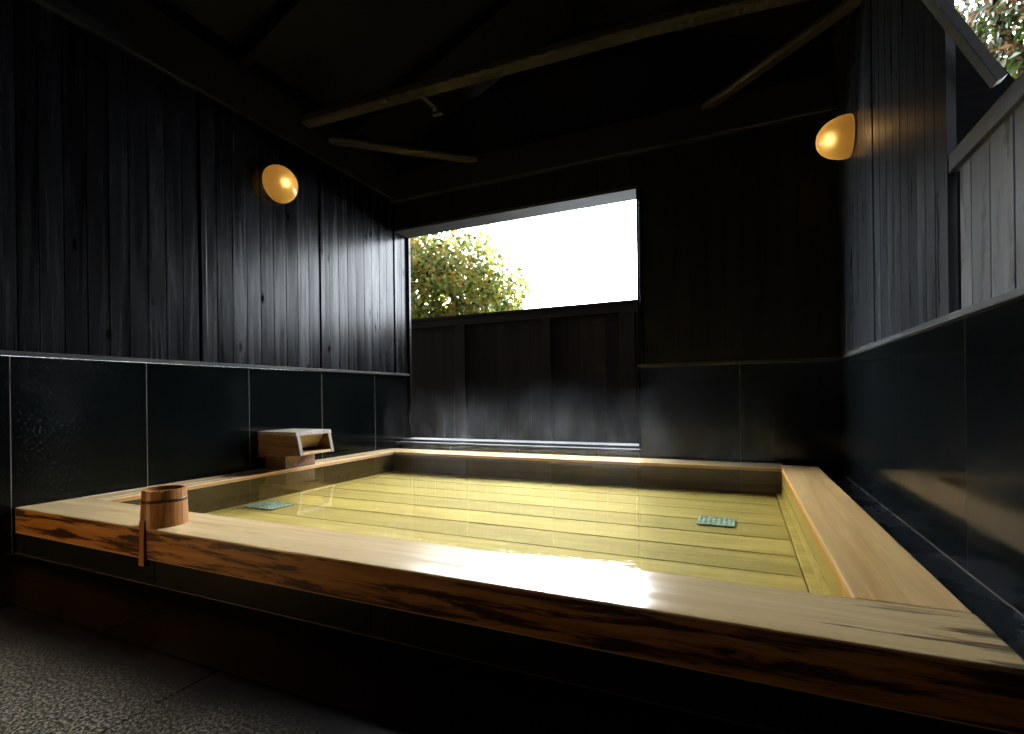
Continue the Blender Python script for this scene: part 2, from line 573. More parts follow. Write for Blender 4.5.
def leaf_mat(name, stops):
    m, nt, bs = new_mat(name)
    geo = N(nt, 'NewGeometry')
    c = ramp(nt, geo.outputs['Random Per Island'], stops).outputs[0]
    nt.links.new(c, bs.inputs['Base Color'])
    bs.inputs['Roughness'].default_value = 0.35
    out = [n for n in nt.nodes if n.type == 'OUTPUT_MATERIAL'][0]
    tl = N(nt, 'BsdfTranslucent')
    nt.links.new(c, tl.inputs[0])
    mx = N(nt, 'MixShader')
    mx.inputs[0].default_value = 0.55
    nt.links.new(bs.outputs[0], mx.inputs[1])
    nt.links.new(tl.outputs[0], mx.inputs[2])
    nt.links.new(mx.outputs[0], out.inputs[0])
    return m


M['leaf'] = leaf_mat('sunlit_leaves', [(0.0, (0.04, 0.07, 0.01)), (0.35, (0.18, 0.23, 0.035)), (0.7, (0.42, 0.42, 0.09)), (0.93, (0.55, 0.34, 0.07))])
M['leaf2'] = leaf_mat('green_brown_leaves', [(0.0, (0.02, 0.035, 0.008)), (0.5, (0.06, 0.10, 0.02)), (0.85, (0.18, 0.08, 0.03)), (1.0, (0.25, 0.23, 0.16))])  # dark green to reddish brown, varied at random leaf by leaf

# ------------------------------------------------------------------ the setting
XL, XR, YB = -3.49, 0.70, 4.58        # faces of left wall, right wall, back wall
YREAR = -2.6
TRIM_Z, PLATE_Z = 1.065, 2.99
WIN_X1, WIN_Z0, WIN_Z1 = -0.83, 0.325, 2.64
YOUT = 4.83

mb = MB()
joints_x = [-4.6, -3.3, -2.02, -1.411, -0.2, 1.0]
mb.box(-3.7, 1.2, YREAR, 4.9, -0.12, -0.006, 1)
tiles_y = [YREAR, -1.6, -0.6, 0.35, 0.99, 1.325]
row_x = [[-3.6, -2.62, -1.411, -0.2, 0.85], [-3.6, -2.9, -1.411, -0.2, 0.85], [-3.6, -2.62, -1.411, -0.2, 0.85], [-3.6, -2.62, -1.411, -0.2, 0.85], [-3.6, -2.85, -2.02, -0.8, 0.85]]
for j in range(5):
    for a, b in zip(row_x[j], row_x[j][1:]):
        mb.box(a + 0.002, b - 0.002, tiles_y[j] + 0.002, tiles_y[j + 1] - 0.002, -0.03, 0.0, 0, 0.0015, segs=1)
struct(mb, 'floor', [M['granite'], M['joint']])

mb = MB()
mb.box(-16, 16, 4.95, 22, -0.25, -0.05)
mb.box(1.3, 16, -6, 4.95, -0.25, -0.05)
struct(mb, 'ground', [M['soil']])


def tiles(mb, along, face, nsign, cuts, z0, z1, thick=0.03, zc=()):
    """polished slabs with fine pale joints; along 'x' or 'y', face coordinate, nsign = direction the face looks"""
    zs = [z0, *zc, z1]
    for a, b in zip(cuts, cuts[1:]):
        for c, d in zip(zs, zs[1:]):
            f0, f1 = sorted((face, face - nsign * thick))
            if along == 'y':
                mb.box(f0, f1, a + 0.002, b - 0.002, c + 0.002, d - 0.002, 0)
            else:
                mb.box(a + 0.002, b - 0.002, f0, f1, c + 0.002, d - 0.002, 0)
    f0, f1 = sorted((face - nsign * 0.0008, face - nsign * (thick + 0.12)))
    if along == 'y':
        mb.box(f0, f1, cuts[0], cuts[-1], z0, z1, 1)
    else:
        mb.box(cuts[0], cuts[-1], f0, f1, z0, z1, 1)


def planks(mb, along, face, nsign, cuts, z0, z1, thick=0.02, mat=0, jitter=0.0015):
    for a, b in zip(cuts, cuts[1:]):
        o = random.uniform(-jitter, jitter)
        f0, f1 = sorted((face + nsign * o, face - nsign * thick))
        if along == 'y':
            mb.box(f0, f1, a + 0.0015, b - 0.0015, z0, z1, mat, 0.002, segs=1)
        else:
            mb.box(a + 0.0015, b - 0.0015, f0, f1, z0, z1, mat, 0.002, segs=1)


def spread(a, b, w):
    n = max(1, round((b - a) / w))
    return [a + (b - a) * k / n for k in range(n + 1)]


# left wall: polished tile below, charred planks above
mb = MB()
tiles(mb, 'y', XL, 1, [YREAR, -1.9, -1.0, -0.2, 0.57, 1.318, 1.985, 2.73, 3.48, 4.215, YOUT], 0.0, TRIM_Z - 0.025)
struct(mb, 'wall_left', [M['tile_honed'], M['grout']])
mb = MB()
mb.box(XL - 0.18, XL - 0.022, YREAR, YOUT, TRIM_Z - 0.02, 3.9, 0)
edges = [YREAR, -1.03, 0.09, 1.215, 2.342, 3.466, 4.552, YOUT]
for i, (a, b) in enumerate(zip(edges, edges[1:])):
    cuts = spread(a + 0.012, b, 0.118)
    if i == 3:
        cuts = [1.227, 1.354, 1.446] + spread(1.56, 2.342, 0.118)
    face = XL + (0.0 if i != 4 else 0.004)
    planks(mb, 'y', face - 0.004, 1, cuts, TRIM_Z, PLATE_Z + 0.02, 0.02)
struct(mb, 'wall_left_planking', [M['char']])
for k, y in enumerate(edges[1:-1]):
    mb = MB()
    mb.box(XL - 0.01, XL + 0.008, y + 0.012, y + 0.05, TRIM_Z, PLATE_Z, 0, 0.002)
    struct(mb, 'trim_%d' % (k + 1), [M['char']])
mb = MB()
mb.box(XL - 0.02, XL + 0.022, YREAR, YOUT, TRIM_Z - 0.022, TRIM_Z + 0.002, 0, 0.003)
struct(mb, 'trim_20', [M['trim_dark']])
# wall plate above the planking
mb = MB()
mb.box(XL - 0.14, XL + 0.03, YREAR, YOUT, PLATE_Z, 3.37, 0, 0.004)
tag(mb.build('wall_plate', [M['char_h']], None, (XL, 1.0, PLATE_Z)), 'long black timber wall plate running along the top of the left wall', 'beam')
mb = MB()
mb.box(XL + 0.03, XL + 0.036, YREAR, YOUT, PLATE_Z + 0.0, PLATE_Z + 0.010, 0)
struct(mb, 'trim_21', [M['trim_dark']])

# back wall, right of the opening and above it
mb = MB()
tiles(mb, 'x', YB, -1, [WIN_X1, 0.0, XR + 0.05], 0.0, TRIM_Z - 0.025)
tiles(mb, 'x', YB, -1, [XL, -2.8, -2.0, -1.2, WIN_X1], 0.0, WIN_Z0 - 0.045)
struct(mb, 'wall_back', [M['tile'], M['grout']])
mb = MB()
mb.box(WIN_X1 + 0.03, 1.2, YB + 0.022, YOUT, TRIM_Z - 0.02, 3.9, 0)
planks(mb, 'x', YB, -1, spread(WIN_X1 + 0.055, XR, 0.13), TRIM_Z, 2.955)
mb.box(XL - 0.18, WIN_X1 + 0.03, YB + 0.022, YOUT, WIN_Z1 + 0.01, 3.9, 0)
planks(mb, 'x', YB, -1, spread(XL, WIN_X1 + 0.055, 0.13), WIN_Z1 + 0.02, 2.955)
struct(mb, 'wall_back_planking', [M['char_matte']])
mb = MB()
mb.box(WIN_X1, XR, YB - 0.02, YB + 0.01, TRIM_Z - 0.022, TRIM_Z + 0.002, 0, 0.003)
struct(mb, 'trim_22', [M['trim_x']])
mb = MB()
mb.box(XL - 0.1, 1.1, YB - 0.06, YB + 0.1, 2.955, 3.25, 0, 0.004)
mb.box(XL - 0.1, XR, YB - 0.066, YB - 0.058, 2.955, 2.965, 1)
tag(mb.build('wall_plate', [M['char_x'], M['trim_x']], None, (-1.4, YB, 2.955)), 'black timber wall plate above the window on the back wall', 'beam')

# the opening: lintel, jambs, sill ledge
w1 = thing('window_1', (-2.16, YB, WIN_Z0), 'wide unglazed window opening in the black back wall', 'window')
w1['kind'] = 'structure'
mb = MB()
mb.box(XL, WIN_X1 + 0.055, YB - 0.012, YOUT, WIN_Z1, WIN_Z1 + 0.03, 0, 0.003)
part(mb, 'lintel', [M['trim_x']], w1)
mb = MB()
mb.box(WIN_X1, WIN_X1 + 0.022, YB - 0.01, YOUT, WIN_Z0, WIN_Z1, 0, 0.002)
mb.box(WIN_X1 + 0.027, WIN_X1 + 0.055, YB - 0.016, YB + 0.02, TRIM_Z, WIN_Z1 + 0.02, 0, 0.002)
part(mb, 'jamb', [M['char']], w1)
mb = MB()
mb.box(XL, XL + 0.028, YOUT - 0.03, YOUT, WIN_Z0, WIN_Z1, 0, 0.002)
part(mb, 'jamb', [M['char']], w1)
mb = MB()
mb.box(XL, WIN_X1 + 0.02, YB - 0.03, YOUT + 0.04, WIN_Z0 - 0.045, WIN_Z0 - 0.02, 0, 0.004)
mb.box(XL + 0.01, WIN_X1 - 0.005, YB + 0.06, YOUT + 0.04, WIN_Z0 - 0.02, WIN_Z0 + 0.004, 0, 0.004)
part(mb, 'sill', [M['trim_x']], w1)

# right wall: tile below, planks above up to the end post, then the low fence wall
mb = MB()
tiles(mb, 'y', XR, -1, [YREAR, -1.7, -0.9, -0.1, 0.68, 1.44, 2.2, 3.0, 3.83, YB + 0.05], 0.0, TRIM_Z - 0.016)
struct(mb, 'wall_right', [M['tile'], M['grout']])
mb = MB()
mb.box(XR + 0.018, XR + 0.026, 2.335, YB + 0.2, TRIM_Z - 0.02, 3.9, 0)
planks(mb, 'y', XR, -1, [3.465] + [3.57, 3.64, 3.72, 3.86, 4.0, 4.14, 4.28, 4.42, YB], TRIM_Z, 3.6)
planks(mb, 'y', XR, -1, [2.40, 2.47, 2.58, 2.69, 2.81, 2.93, 3.05, 3.17, 3.30, 3.430], TRIM_Z, 3.6)
mb.box(XR - 0.004, XR + 0.024, 2.328, 2.398, TRIM_Z, 3.6, 0)
mb.box(XR + 0.10, XR + 0.28, YREAR, 1.50, TRIM_Z, 3.6, 0, 0.003)  # unseen wall added behind the screen to keep out sky light
struct(mb, 'wall_right_planking', [M['char_grey']])
mb = MB()
mb.box(XR - 0.012, XR + 0.04, YREAR, YB, TRIM_Z - 0.014, TRIM_Z + 0.012, 0, 0.003)
struct(mb, 'trim_23', [M['trim_y']])
mb = MB()
mb.box(XR - 0.02, XR + 0.2, YREAR, YB, 3.3, 3.6, 0, 0.004)
tag(mb.build('wall_plate', [M['char_h']], None, (XR, 1.0, 3.3)), 'black timber wall plate along the top of the right wall', 'beam')

# rear wall behind the viewer
mb = MB()
mb.box(XL - 0.18, 1.0, YREAR - 0.18, YREAR, 0, 4.2, 0)
planks(mb, 'x', YREAR + 0.015, 1, spread(XL, XR, 0.13), TRIM_Z, 3.4, 0.014)
struct(mb, 'wall_rear', [M['char']])

# drainage ledge between tub and right wall
mb = MB()
cuts = [YREAR + 0.02, -0.1, 0.75, 1.34, 1.915, 2.48, 3.25, 4.0, YB]
for a, b in zip(cuts[3:], cuts[4:]):
    mb.box(0.50, XR, a + 0.003, b - 0.003, 0.10, 0.18, 0, 0.002, segs=1)
mb.box(0.50, XR, 1.34, YB, 0.02, 0.178, 1)
struct(mb, 'ledge', [M['channel'], M['grout_warm']])
mb = MB()
mb.box(XR - 0.004, XR, 1.34, YB, 0.176, 0.183, 0, 0.001)
struct(mb, 'baseboard_right', [M['grout_warm']])
# strip between tub and back wall
mb = MB()
mb.box(XL, XR, 4.47, YB, 0.0, 0.19, 0, 0.002)
struct(mb, 'ledge_back', [M['channel']])

# roof
mb = MB()
RX, RZ = -1.4, 4.35
for (xa, za, xb, zb) in ((XL - 0.25, 3.42, RX, RZ), (RX, RZ, 0.95, 3.42)):
    n = 9
    for k in range(n):
        t0, t1 = k / n, (k + 1) / n
        p0, p1 = Vector((xa + (xb - xa) * t0, 0, za + (zb - za) * t0)), Vector((xa + (xb - xa) * t1, 0, za + (zb - za) * t1))
        mb.hexa([(p0.x, YREAR - 0.2, p0.z), (p1.x, YREAR - 0.2, p1.z), (p1.x, YOUT + 0.5, p1.z), (p0.x, YOUT + 0.5, p0.z),
                 (p0.x, YREAR - 0.2, p0.z + 0.05), (p1.x, YREAR - 0.2, p1.z + 0.05), (p1.x, YOUT + 0.5, p1.z + 0.05), (p0.x, YOUT + 0.5, p0.z + 0.05)])
mb.box(XL - 0.2, 1.0, YB + 0.05, YOUT, 3.2, 3.5)
mb.hexa([(XL - 0.2, YB + 0.05, 3.4), (1.0, YB + 0.05, 3.4), (1.0, YOUT, 3.4), (XL - 0.2, YOUT, 3.4),
         (RX - 0.02, YB + 0.05, RZ), (RX + 0.02, YB + 0.05, RZ), (RX + 0.02, YOUT, RZ), (RX - 0.02, YOUT, RZ)])
struct(mb, 'ceiling', [M['roof']])

# ------------------------------------------------------------------ roof timbers
for side in (0, 1):
    for k, y in enumerate((0.9, 1.8, 2.7, 3.9)):
        mb = MB()
        if side == 0:
            a, b = (XL - 0.05, y, 3.40), (RX - 0.03, y, RZ - 0.06)
            lab = ['nearest', 'second', 'third', 'farthest'][k] + ' dark rafter of the left roof slope'
        else:
            a, b = (RX + 0.03, y, RZ - 0.06), (0.80, y, 3.40)
            lab = ['nearest', 'second', 'third', 'farthest'][k] + ' dark rafter of the right roof slope'
        mb.bar(a, b, 0.07, 0.10, 0, 0.004, side=(0, 1, 0))
        tag(mb.build('rafter', [M['roof']], None, a), lab, 'rafter', 'rafters under the roof')


def rough_timber(pts, half_w, h, seg=60, amp=0.004):
    """hand-hewn timber through the points: square section whose faces carry shallow adze cuts"""
    mb = MB()
    pts = [Vector(p) for p in pts]
    rings = []
    for i in range(seg + 1):
        t = i / seg * (len(pts) - 1)
        k = min(int(t), len(pts) - 2)
        c = pts[k].lerp(pts[k + 1], t - k)
        d = (pts[k + 1] - pts[k]).normalized()
        s = d.cross(Vector((0, 0, 1))).normalized()
        j = amp * (1 if i % 2 else -1) * random.uniform(0.4, 1.0)
        w = half_w * (1 + 0.10 * i / seg) + j
        ch = 0.018
        prof = [(-w + ch, 0), (w - ch, 0), (w, ch), (w, h - ch), (w - ch, h), (-w + ch, h), (-w, h - ch), (-w, ch)]
        rings.append([mb.bm.verts.new(c + s * a + Vector((0, 0, b + (j if b < h / 2 else 0)))) for a, b in prof])
    for a, b in zip(rings, rings[1:]):
        for q in range(8):
            mb.bm.faces.new([a[q], b[q], b[(q + 1) % 8], a[(q + 1) % 8]])
    mb.bm.faces.new(rings[0])
    mb.bm.faces.new(rings[-1][::-1])
    bmesh.ops.recalc_face_normals(mb.bm, faces=mb.bm.faces)
    return mb


t = thing('tie_beam', (-1.4, 3.4, 3.2), 'rough brown hand-hewn tie beam crossing the room under the roof', 'beam')
part(rough_timber([(XL + 0.02, 3.31, 3.20), (-2.0, 3.37, 3.20), (-0.55, 3.43, 3.20), (0.2, 3.50, 3.20), (XR + 0.02, 3.57, 3.20)], 0.055, 0.085, 90, 0.004), 'timber', [M['beam']], t)
mb = MB()
mb.lathe([(0.0, -0.012), (0.012, -0.01), (0.014, 0.0), (0.014, 0.02)], 16, Matrix.Translation((-2.58, 3.28, 3.195)))
part(mb, 'bolt_head', [M['metal']], t)
for a, b, lab in (((XL + 0.02, 3.58, 3.18), (-2.42, 4.545, 3.18), 'short brown diagonal brace at the left corner of the roof'),
                  ((XR + 0.0, 3.68, 3.18), (-0.24, 4.545, 3.18), 'brown diagonal brace at the right corner of the roof')):
    mb = rough_timber([a, b], 0.048, 0.055, 24, 0.002)
    tag(mb.build('corner_brace', [M['beam']], None, a), lab, 'brace', 'diagonal braces in the roof corners')
# iron strap hanging behind the tie beam
t = thing('iron_bracket', (-2.28, 3.60, 3.17), 'small iron bracket fixed behind the tie beam', 'bracket')
mb = MB()
mb.box(-2.30, -2.26, 3.34, 3.60, 3.190, 3.199, 0, 0.002)
part(mb, 'strap', [M['lamp_base']], t)
mb = MB()
mb.box(-2.32, -2.23, 3.56, 3.60, 3.150, 3.190, 0, 0.006)
part(mb, 'plate', [M['metal']], t)
mb = MB()
mb.lathe([(0.0, -0.02), (0.012, -0.018), (0.014, 0.0), (0.014, 0.01)], 12, Matrix.Translation((-2.28, 3.54, 3.186)))
part(mb, 'bolt', [M['metal']], t)

# ------------------------------------------------------------------ the tub
T0, T1 = 1.33, 4.48            # front and back outer faces
TXL, TXR = XL + 0.002, 0.53
IXL, IXR, IY0, IY1 = -3.25, 0.275, 1.62, 4.20
RZ0, RZ1 = 0.107, 0.242
tub = thing('bathtub', (-1.48, 2.9, 0.0), 'large rectangular wooden bathtub with a wide pale wooden rim and dark tiled plinth', 'bathtub')
mb = MB()
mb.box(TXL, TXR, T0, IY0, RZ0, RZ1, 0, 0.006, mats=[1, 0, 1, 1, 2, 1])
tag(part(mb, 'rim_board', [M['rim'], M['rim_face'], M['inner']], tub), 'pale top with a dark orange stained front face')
mb = MB()
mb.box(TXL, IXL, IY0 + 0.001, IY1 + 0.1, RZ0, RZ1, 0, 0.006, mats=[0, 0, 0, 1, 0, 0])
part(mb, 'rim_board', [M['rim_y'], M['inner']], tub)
mb = MB()
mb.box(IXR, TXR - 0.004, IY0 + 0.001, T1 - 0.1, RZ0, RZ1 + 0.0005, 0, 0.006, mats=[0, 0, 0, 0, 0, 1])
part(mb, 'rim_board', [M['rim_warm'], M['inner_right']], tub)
mb = MB()
mb.box(TXL, IXR + 0.02, IY1, T1, RZ0, RZ1 - 0.001, 0, 0.006, mats=[0, 0, 1, 0, 0, 0])
part(mb, 'rim_board', [M['rim'], M['inner']], tub)
# plinth of slate tiles
mb = MB()
px = [TXL, -3.40, -2.308, -1.134, 0.03, TXR - 0.01]
for a, b in zip(px, px[1:]):
    mb.box(a + 0.004, b - 0.004, T0 + 0.006, T0 + 0.05, 0.008, RZ0, 0, 0.002)
mb.box(TXL, TXR - 0.012, T0 + 0.012, T0 + 0.2, 0.0, RZ0, 1)
mb.box(TXL, TXR - 0.012, T0 - 0.004, T0 + 0.02, 0.0, 0.009, 1, 0.003)
mb.box(TXR - 0.06, TXR - 0.012, T0 + 0.012, T1, 0.0, RZ0, 0)
part(mb, 'plinth', [M['plinth'], M['grout_warm']], tub)
# inner walls
FZ = 0.04
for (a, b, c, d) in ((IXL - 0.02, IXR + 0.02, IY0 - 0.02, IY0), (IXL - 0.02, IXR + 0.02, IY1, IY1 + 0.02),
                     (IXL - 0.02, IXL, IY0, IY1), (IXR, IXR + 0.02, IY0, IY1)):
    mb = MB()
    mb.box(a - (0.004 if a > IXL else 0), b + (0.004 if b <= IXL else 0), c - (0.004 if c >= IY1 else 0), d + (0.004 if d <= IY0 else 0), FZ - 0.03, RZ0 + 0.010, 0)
    part(mb, 'inner_wall', [M['inner_shade'] if (d > IY1 or b <= IXL) else M['floorboard']], tub)
# floor boards
mb = MB()
jy = [1.60, 1.81, 2.092, 2.374, 2.655, 2.94, 3.23, 3.52, 3.82, 4.11, 4.22]
for a, b in zip(jy, jy[1:]):
    mb.box(IXL + 0.075, IXR - 0.045, a + 0.005, b - 0.005, FZ - 0.025, FZ + random.uniform(-.001, .001), 0, 0.003, segs=1)
mb.box(IXL, IXL + 0.072, IY0, IY1, FZ - 0.025, FZ + 0.004, 0, 0.003)
mb.box(IXR - 0.040, IXR, IY0, IY1, FZ - 0.025, FZ + 0.012, 0, 0.004)
mb.box(IXL, IXR, IY0, IY1, FZ - 0.035, FZ - 0.012, 1)
part(mb, 'floor_board', [M['floorboard'], M['joint']], tub)

# water, with gentle ripples in its surface
mb = MB()
WZ = 0.228
nx, ny = 200, 150
vs = []
for j in range(ny + 1):
    row = []
    for i in range(nx + 1):
        x = IXL + (IXR - IXL) * i / nx
        y = IY0 + (IY1 - IY0) * j / ny
        h = 0.00025 * noise.noise(Vector((x * 2.2, y * 3.5, 0.3))) + 0.0001 * noise.noise(Vector((x * 6, y * 9, 4.0)))
        row.append(mb.bm.verts.new((x, y, WZ + h)))
    vs.append(row)
for j in range(ny):
    for i in range(nx):
        f = mb.bm.faces.new([vs[j][i], vs[j][i + 1], vs[j + 1][i + 1], vs[j + 1][i]])
        f.smooth = True
tag(mb.build('bath_water', [M['water']], None, (-1.48, 2.9, WZ)), 'clear yellowish hot spring water filling the wooden tub', 'water', kind='stuff')


# drain grates on the tub floor
def grate(cx, cy, w, d, rot, label):
    g = thing('drain_grate', (cx, cy, FZ), label, 'drain', 'drain grates in the bath')
    mb = MB()
    z = FZ + 0.004
    fr = 0.014
    mb.box(cx - w / 2, cx + w / 2, cy - d / 2, cy - d / 2 + fr, z, z + 0.008, 0, 0.001)
    mb.box(cx - w / 2, cx + w / 2, cy + d / 2 - fr, cy + d / 2, z, z + 0.008, 0, 0.001)
    mb.box(cx - w / 2, cx - w / 2 + fr, cy - d / 2 + fr, cy + d / 2 - fr, z, z + 0.008, 0, 0.001)
    mb.box(cx + w / 2 - fr, cx + w / 2, cy - d / 2 + fr, cy + d / 2 - fr, z, z + 0.008, 0, 0.001)
    part(mb, 'frame', [M['grate']], g)
    mb = MB()
    n = 7
    for k in range(1, n):
        x = cx - w / 2 + w * k / n
        mb.box(x - 0.0075, x + 0.0075, cy - d / 2 + fr, cy + d / 2 - fr, z, z + 0.006, 0)
    for k in range(1, n):
        y = cy - d / 2 + d * k / n
        mb.box(cx - w / 2 + fr, cx + w / 2 - fr, y - 0.0075, y + 0.0075, z + 0.0005, z + 0.0065, 0)
    mb.box(cx - w / 2 + 0.004, cx + w / 2 - 0.004, cy - d / 2 + 0.004, cy + d / 2 - 0.004, z - 0.003, z - 0.001, 1)
    part(mb, 'mesh_grid', [M['grate'], M['hole']], g)
    g.rotation_euler.z = rot


grate(-0.135, 3.18, 0.20, 0.20, 0.0, 'square verdigris drain grate under the water near the right rim')
grate(-3.03, 2.52, 0.27, 0.19, 0.0, 'blue-green drain grate under the water near the wooden bucket and spout')

# ------------------------------------------------------------------ wooden water spout on the left rim
sp = thing('water_spout', (-3.3, 3.03, RZ1), 'boxy wooden water spout standing on the left rim against the tiled wall', 'spout')
xb = XL + 0.006
Y0s, Y1s = 2.80, 3.15
mb = MB()
mb.box(xb, -3.255, 2.86, 3.16, RZ1, 0.340, 0, 0.004)
part(mb, 'base', [M['spout']], sp)
for y0, y1 in ((Y0s, Y0s + 0.032), (Y1s - 0.032, Y1s)):
    mb = MB()
    b0, t0, zf0, zb0, zt = -3.030, -3.068, 0.362, 0.334, 0.522
    mb.hexa([(xb, y0, zb0), (b0, y0, zf0), (b0, y1, zf0), (xb, y1, zb0), (xb, y0, zt), (t0, y0, zt), (t0, y1, zt), (xb, y1, zt)],
            bevel=0.003, mats=[0, 0, 0, 1, 0, 0])
    part(mb, 'side_board', [M['spout'], M['spout_end']], sp)
mb = MB()
mb.hexa([(xb, Y0s - 0.006, 0.522), (-3.064, Y0s - 0.006, 0.512), (-3.064, Y1s + 0.006, 0.512), (xb, Y1s + 0.006, 0.522),
         (xb, Y0s - 0.006, 0.542), (-3.072, Y0s - 0.006, 0.542), (-3.072, Y1s + 0.006, 0.542), (xb, Y1s + 0.006, 0.542)], bevel=0.003)
part(mb, 'top_board', [M['spout_end']], sp)
mb = MB()
mb.hexa([(xb, Y0s + 0.032, 0.336), (-3.036, Y0s + 0.032, 0.364), (-3.036, Y1s - 0.032, 0.364), (xb, Y1s - 0.032, 0.336),
         (xb, Y0s + 0.032, 0.358), (-3.039, Y0s + 0.032, 0.384), (-3.039, Y1s - 0.032, 0.384), (xb, Y1s - 0.032, 0.358)], bevel=0.003)
part(mb, 'bottom_board', [M['spout_in']], sp)
mb = MB()
mb.hexa([(-3.20, Y0s + 0.034, 0.405), (-3.18, Y0s + 0.034, 0.405), (-3.18, Y1s - 0.034, 0.405), (-3.20, Y1s - 0.034, 0.405),
         (-3.13, Y0s + 0.034, 0.520), (-3.11, Y0s + 0.034, 0.520), (-3.11, Y1s - 0.034, 0.520), (-3.13, Y1s - 0.034, 0.520)])
part(mb, 'back_board', [M['spout_in']], sp)

# ------------------------------------------------------------------ upside-down wooden pail on the front rim
BX, BY = -2.370, 1.418
bk = thing('wooden_bucket', (BX, BY, RZ1), 'small upturned wooden pail with its handle hanging over the front rim', 'bucket')
R0, R1, BH = 0.092, 0.085, 0.160


def stave_ring(mb, r0, r1, z0, z1, thick, n=22):
    for k in range(n):
        a0, a1 = 2 * math.pi * (k + 0.03) / n, 2 * math.pi * (k + 0.97) / n
        am = (a0 + a1) / 2
        def P(r, a, z):
            return (BX + r * math.cos(a), BY + r * math.sin(a), z)
        for (b0, b1) in ((a0, am), (am, a1)):
            mb.hexa([P(r0 - thick, b0, z0), P(r0, b0, z0), P(r0, b1, z0), P(r0 - thick, b1, z0),
                     P(r1 - thick, b0, z1), P(r1, b0, z1), P(r1, b1, z1), P(r1 - thick, b1, z1)])


mb = MB()
stave_ring(mb, R0, R1, RZ1, RZ1 + BH, 0.011)
tz = Matrix.Translation((BX, BY, RZ1))
mb.lathe([(R0 - 0.0015, 0.001), (R1 - 0.0015, BH - 0.001), (R1 - 0.0095, BH - 0.001), (R0 - 0.0095, 0.001)], 60, tz)
part(mb, 'staves', [M['bucket']], bk)
mb = MB()
mb.lathe([(0.0, BH - 0.022), (R1 - 0.010, BH - 0.022)], 48, tz)
mb.lathe([(R1 - 0.010, BH - 0.036), (0.0, BH - 0.036)], 48, tz)
part(mb, 'bottom_board', [M['bucket_dark']], bk)
for z in (0.112,):
    mb = MB()
    r = R0 + (R1 - R0) * z / BH
    mb.lathe([(r, z - 0.007), (r + 0.0022, z - 0.006), (r + 0.0019, z + 0.006), (r - 0.0005, z + 0.007)], 60, tz)
    part(mb, 'hoop', [M['hoop']], bk)
mb = MB()
ha = math.radians(268)
hd = Vector((math.cos(ha), math.sin(ha), 0))
hs = Vector((-math.sin(ha), math.cos(ha), 0))
hc = Vector((BX, BY, 0))
def HP(r, s, z):
    return tuple(hc + hd * r + hs * s + Vector((0, 0, z)))
for (za, zb, ra, rb, wa, wb) in ((0.080, 0.150, R0 + 0.008, R0 + 0.006, 0.021, 0.017), (0.150, 0.275, R0 + 0.006, R0 + 0.003, 0.017, 0.019)):
    mb.hexa([HP(ra - 0.012, -wa, za), HP(ra, -wa, za), HP(ra, wa, za), HP(ra - 0.012, wa, za),
             HP(rb - 0.012, -wb, zb), HP(rb, -wb, zb), HP(rb, wb, zb), HP(rb - 0.012, wb, zb)], bevel=0.002)
part(mb, 'handle', [M['bucket']], bk)


# ------------------------------------------------------------------ wall lamps
def wall_lamp(loc, ydir, R, depth, label):
    """egg-shaped frosted globe on a round base; ydir = +1 projects along +x, -1 along -x"""
    t = thing('wall_lamp', loc, label, 'lamp', 'globe wall lamps')
    Mx = Matrix.Translation(loc) @ Matrix.Rotation(math.radians(90) * ydir, 4, 'Y')
    mb = MB()
    mb.lathe([(0.0, -0.006), (R * 0.80, -0.006), (R * 0.82, 0.0), (R * 0.82, 0.006), (R * 0.8, 0.008), (0, 0.008)], 48, Mx)
    part(mb, 'base_plate', [M['lamp_base']], t)
    mb = MB()
    prof = [(R * 0.90, 0.002), (R * 0.965, 0.006), (R * 0.99, 0.018)]
    for k in range(0, 19):
        a = math.radians(90 * k / 18)
        prof.append((R * math.cos(a) ** 0.92 if k < 18 else 0.0005, 0.030 + (depth - 0.030) * math.sin(a)))
    mb.lathe(prof, 48, Mx)
    g = part(mb, 'globe', [M['globe']], t)
    mb = MB()
    prof = [(0.026 * math.sin(math.radians(a)), 0.58 * depth - 0.026 * math.cos(math.radians(a))) for a in range(0, 181, 15)]
    mb.lathe([(max(r, 0.0003), z) for r, z in prof], 24, Mx)
    b = part(mb, 'bulb', [M['bulb']], t)
    return t


wall_lamp((XL + 0.006, 3.005, 2.572), 1, 0.150, 0.165, 'round amber globe lamp on the left wall of black planks')
wall_lamp((XR - 0.006, 3.985, 2.500), -1, 0.138, 0.205, 'round amber globe lamp on the right wall, above the corner of the tub')

# floor lantern standing behind the viewer: source of the warm light on the floor and the tub front
FL = (-3.0, 0.05, 0.0)
t = thing('floor_lantern', FL, 'square paper floor lantern with a dark frame standing on the granite floor', 'lantern')
mb = MB()
mb.box(FL[0] - 0.11, FL[0] + 0.11, FL[1] - 0.11, FL[1] + 0.11, 0.0, 0.05, 0, 0.004)
part(mb, 'base', [M['char_x']], t)
mb = MB()
mb.box(FL[0] - 0.095, FL[0] + 0.095, FL[1] - 0.095, FL[1] + 0.095, 0.05, 0.42, 0, 0.003)
part(mb, 'paper_shade', [M['lantern']], t)
mb = MB()
for sx in (-1, 1):
    for sy in (-1, 1):
        mb.box(FL[0] + sx * 0.1 - 0.009, FL[0] + sx * 0.1 + 0.009, FL[1] + sy * 0.1 - 0.009, FL[1] + sy * 0.1 + 0.009, 0.05, 0.45, 0, 0.002)
mb.box(FL[0] - 0.11, FL[0] + 0.11, FL[1] - 0.11, FL[1] + 0.11, 0.42, 0.45, 0, 0.003)
part(mb, 'frame', [M['char']], t)

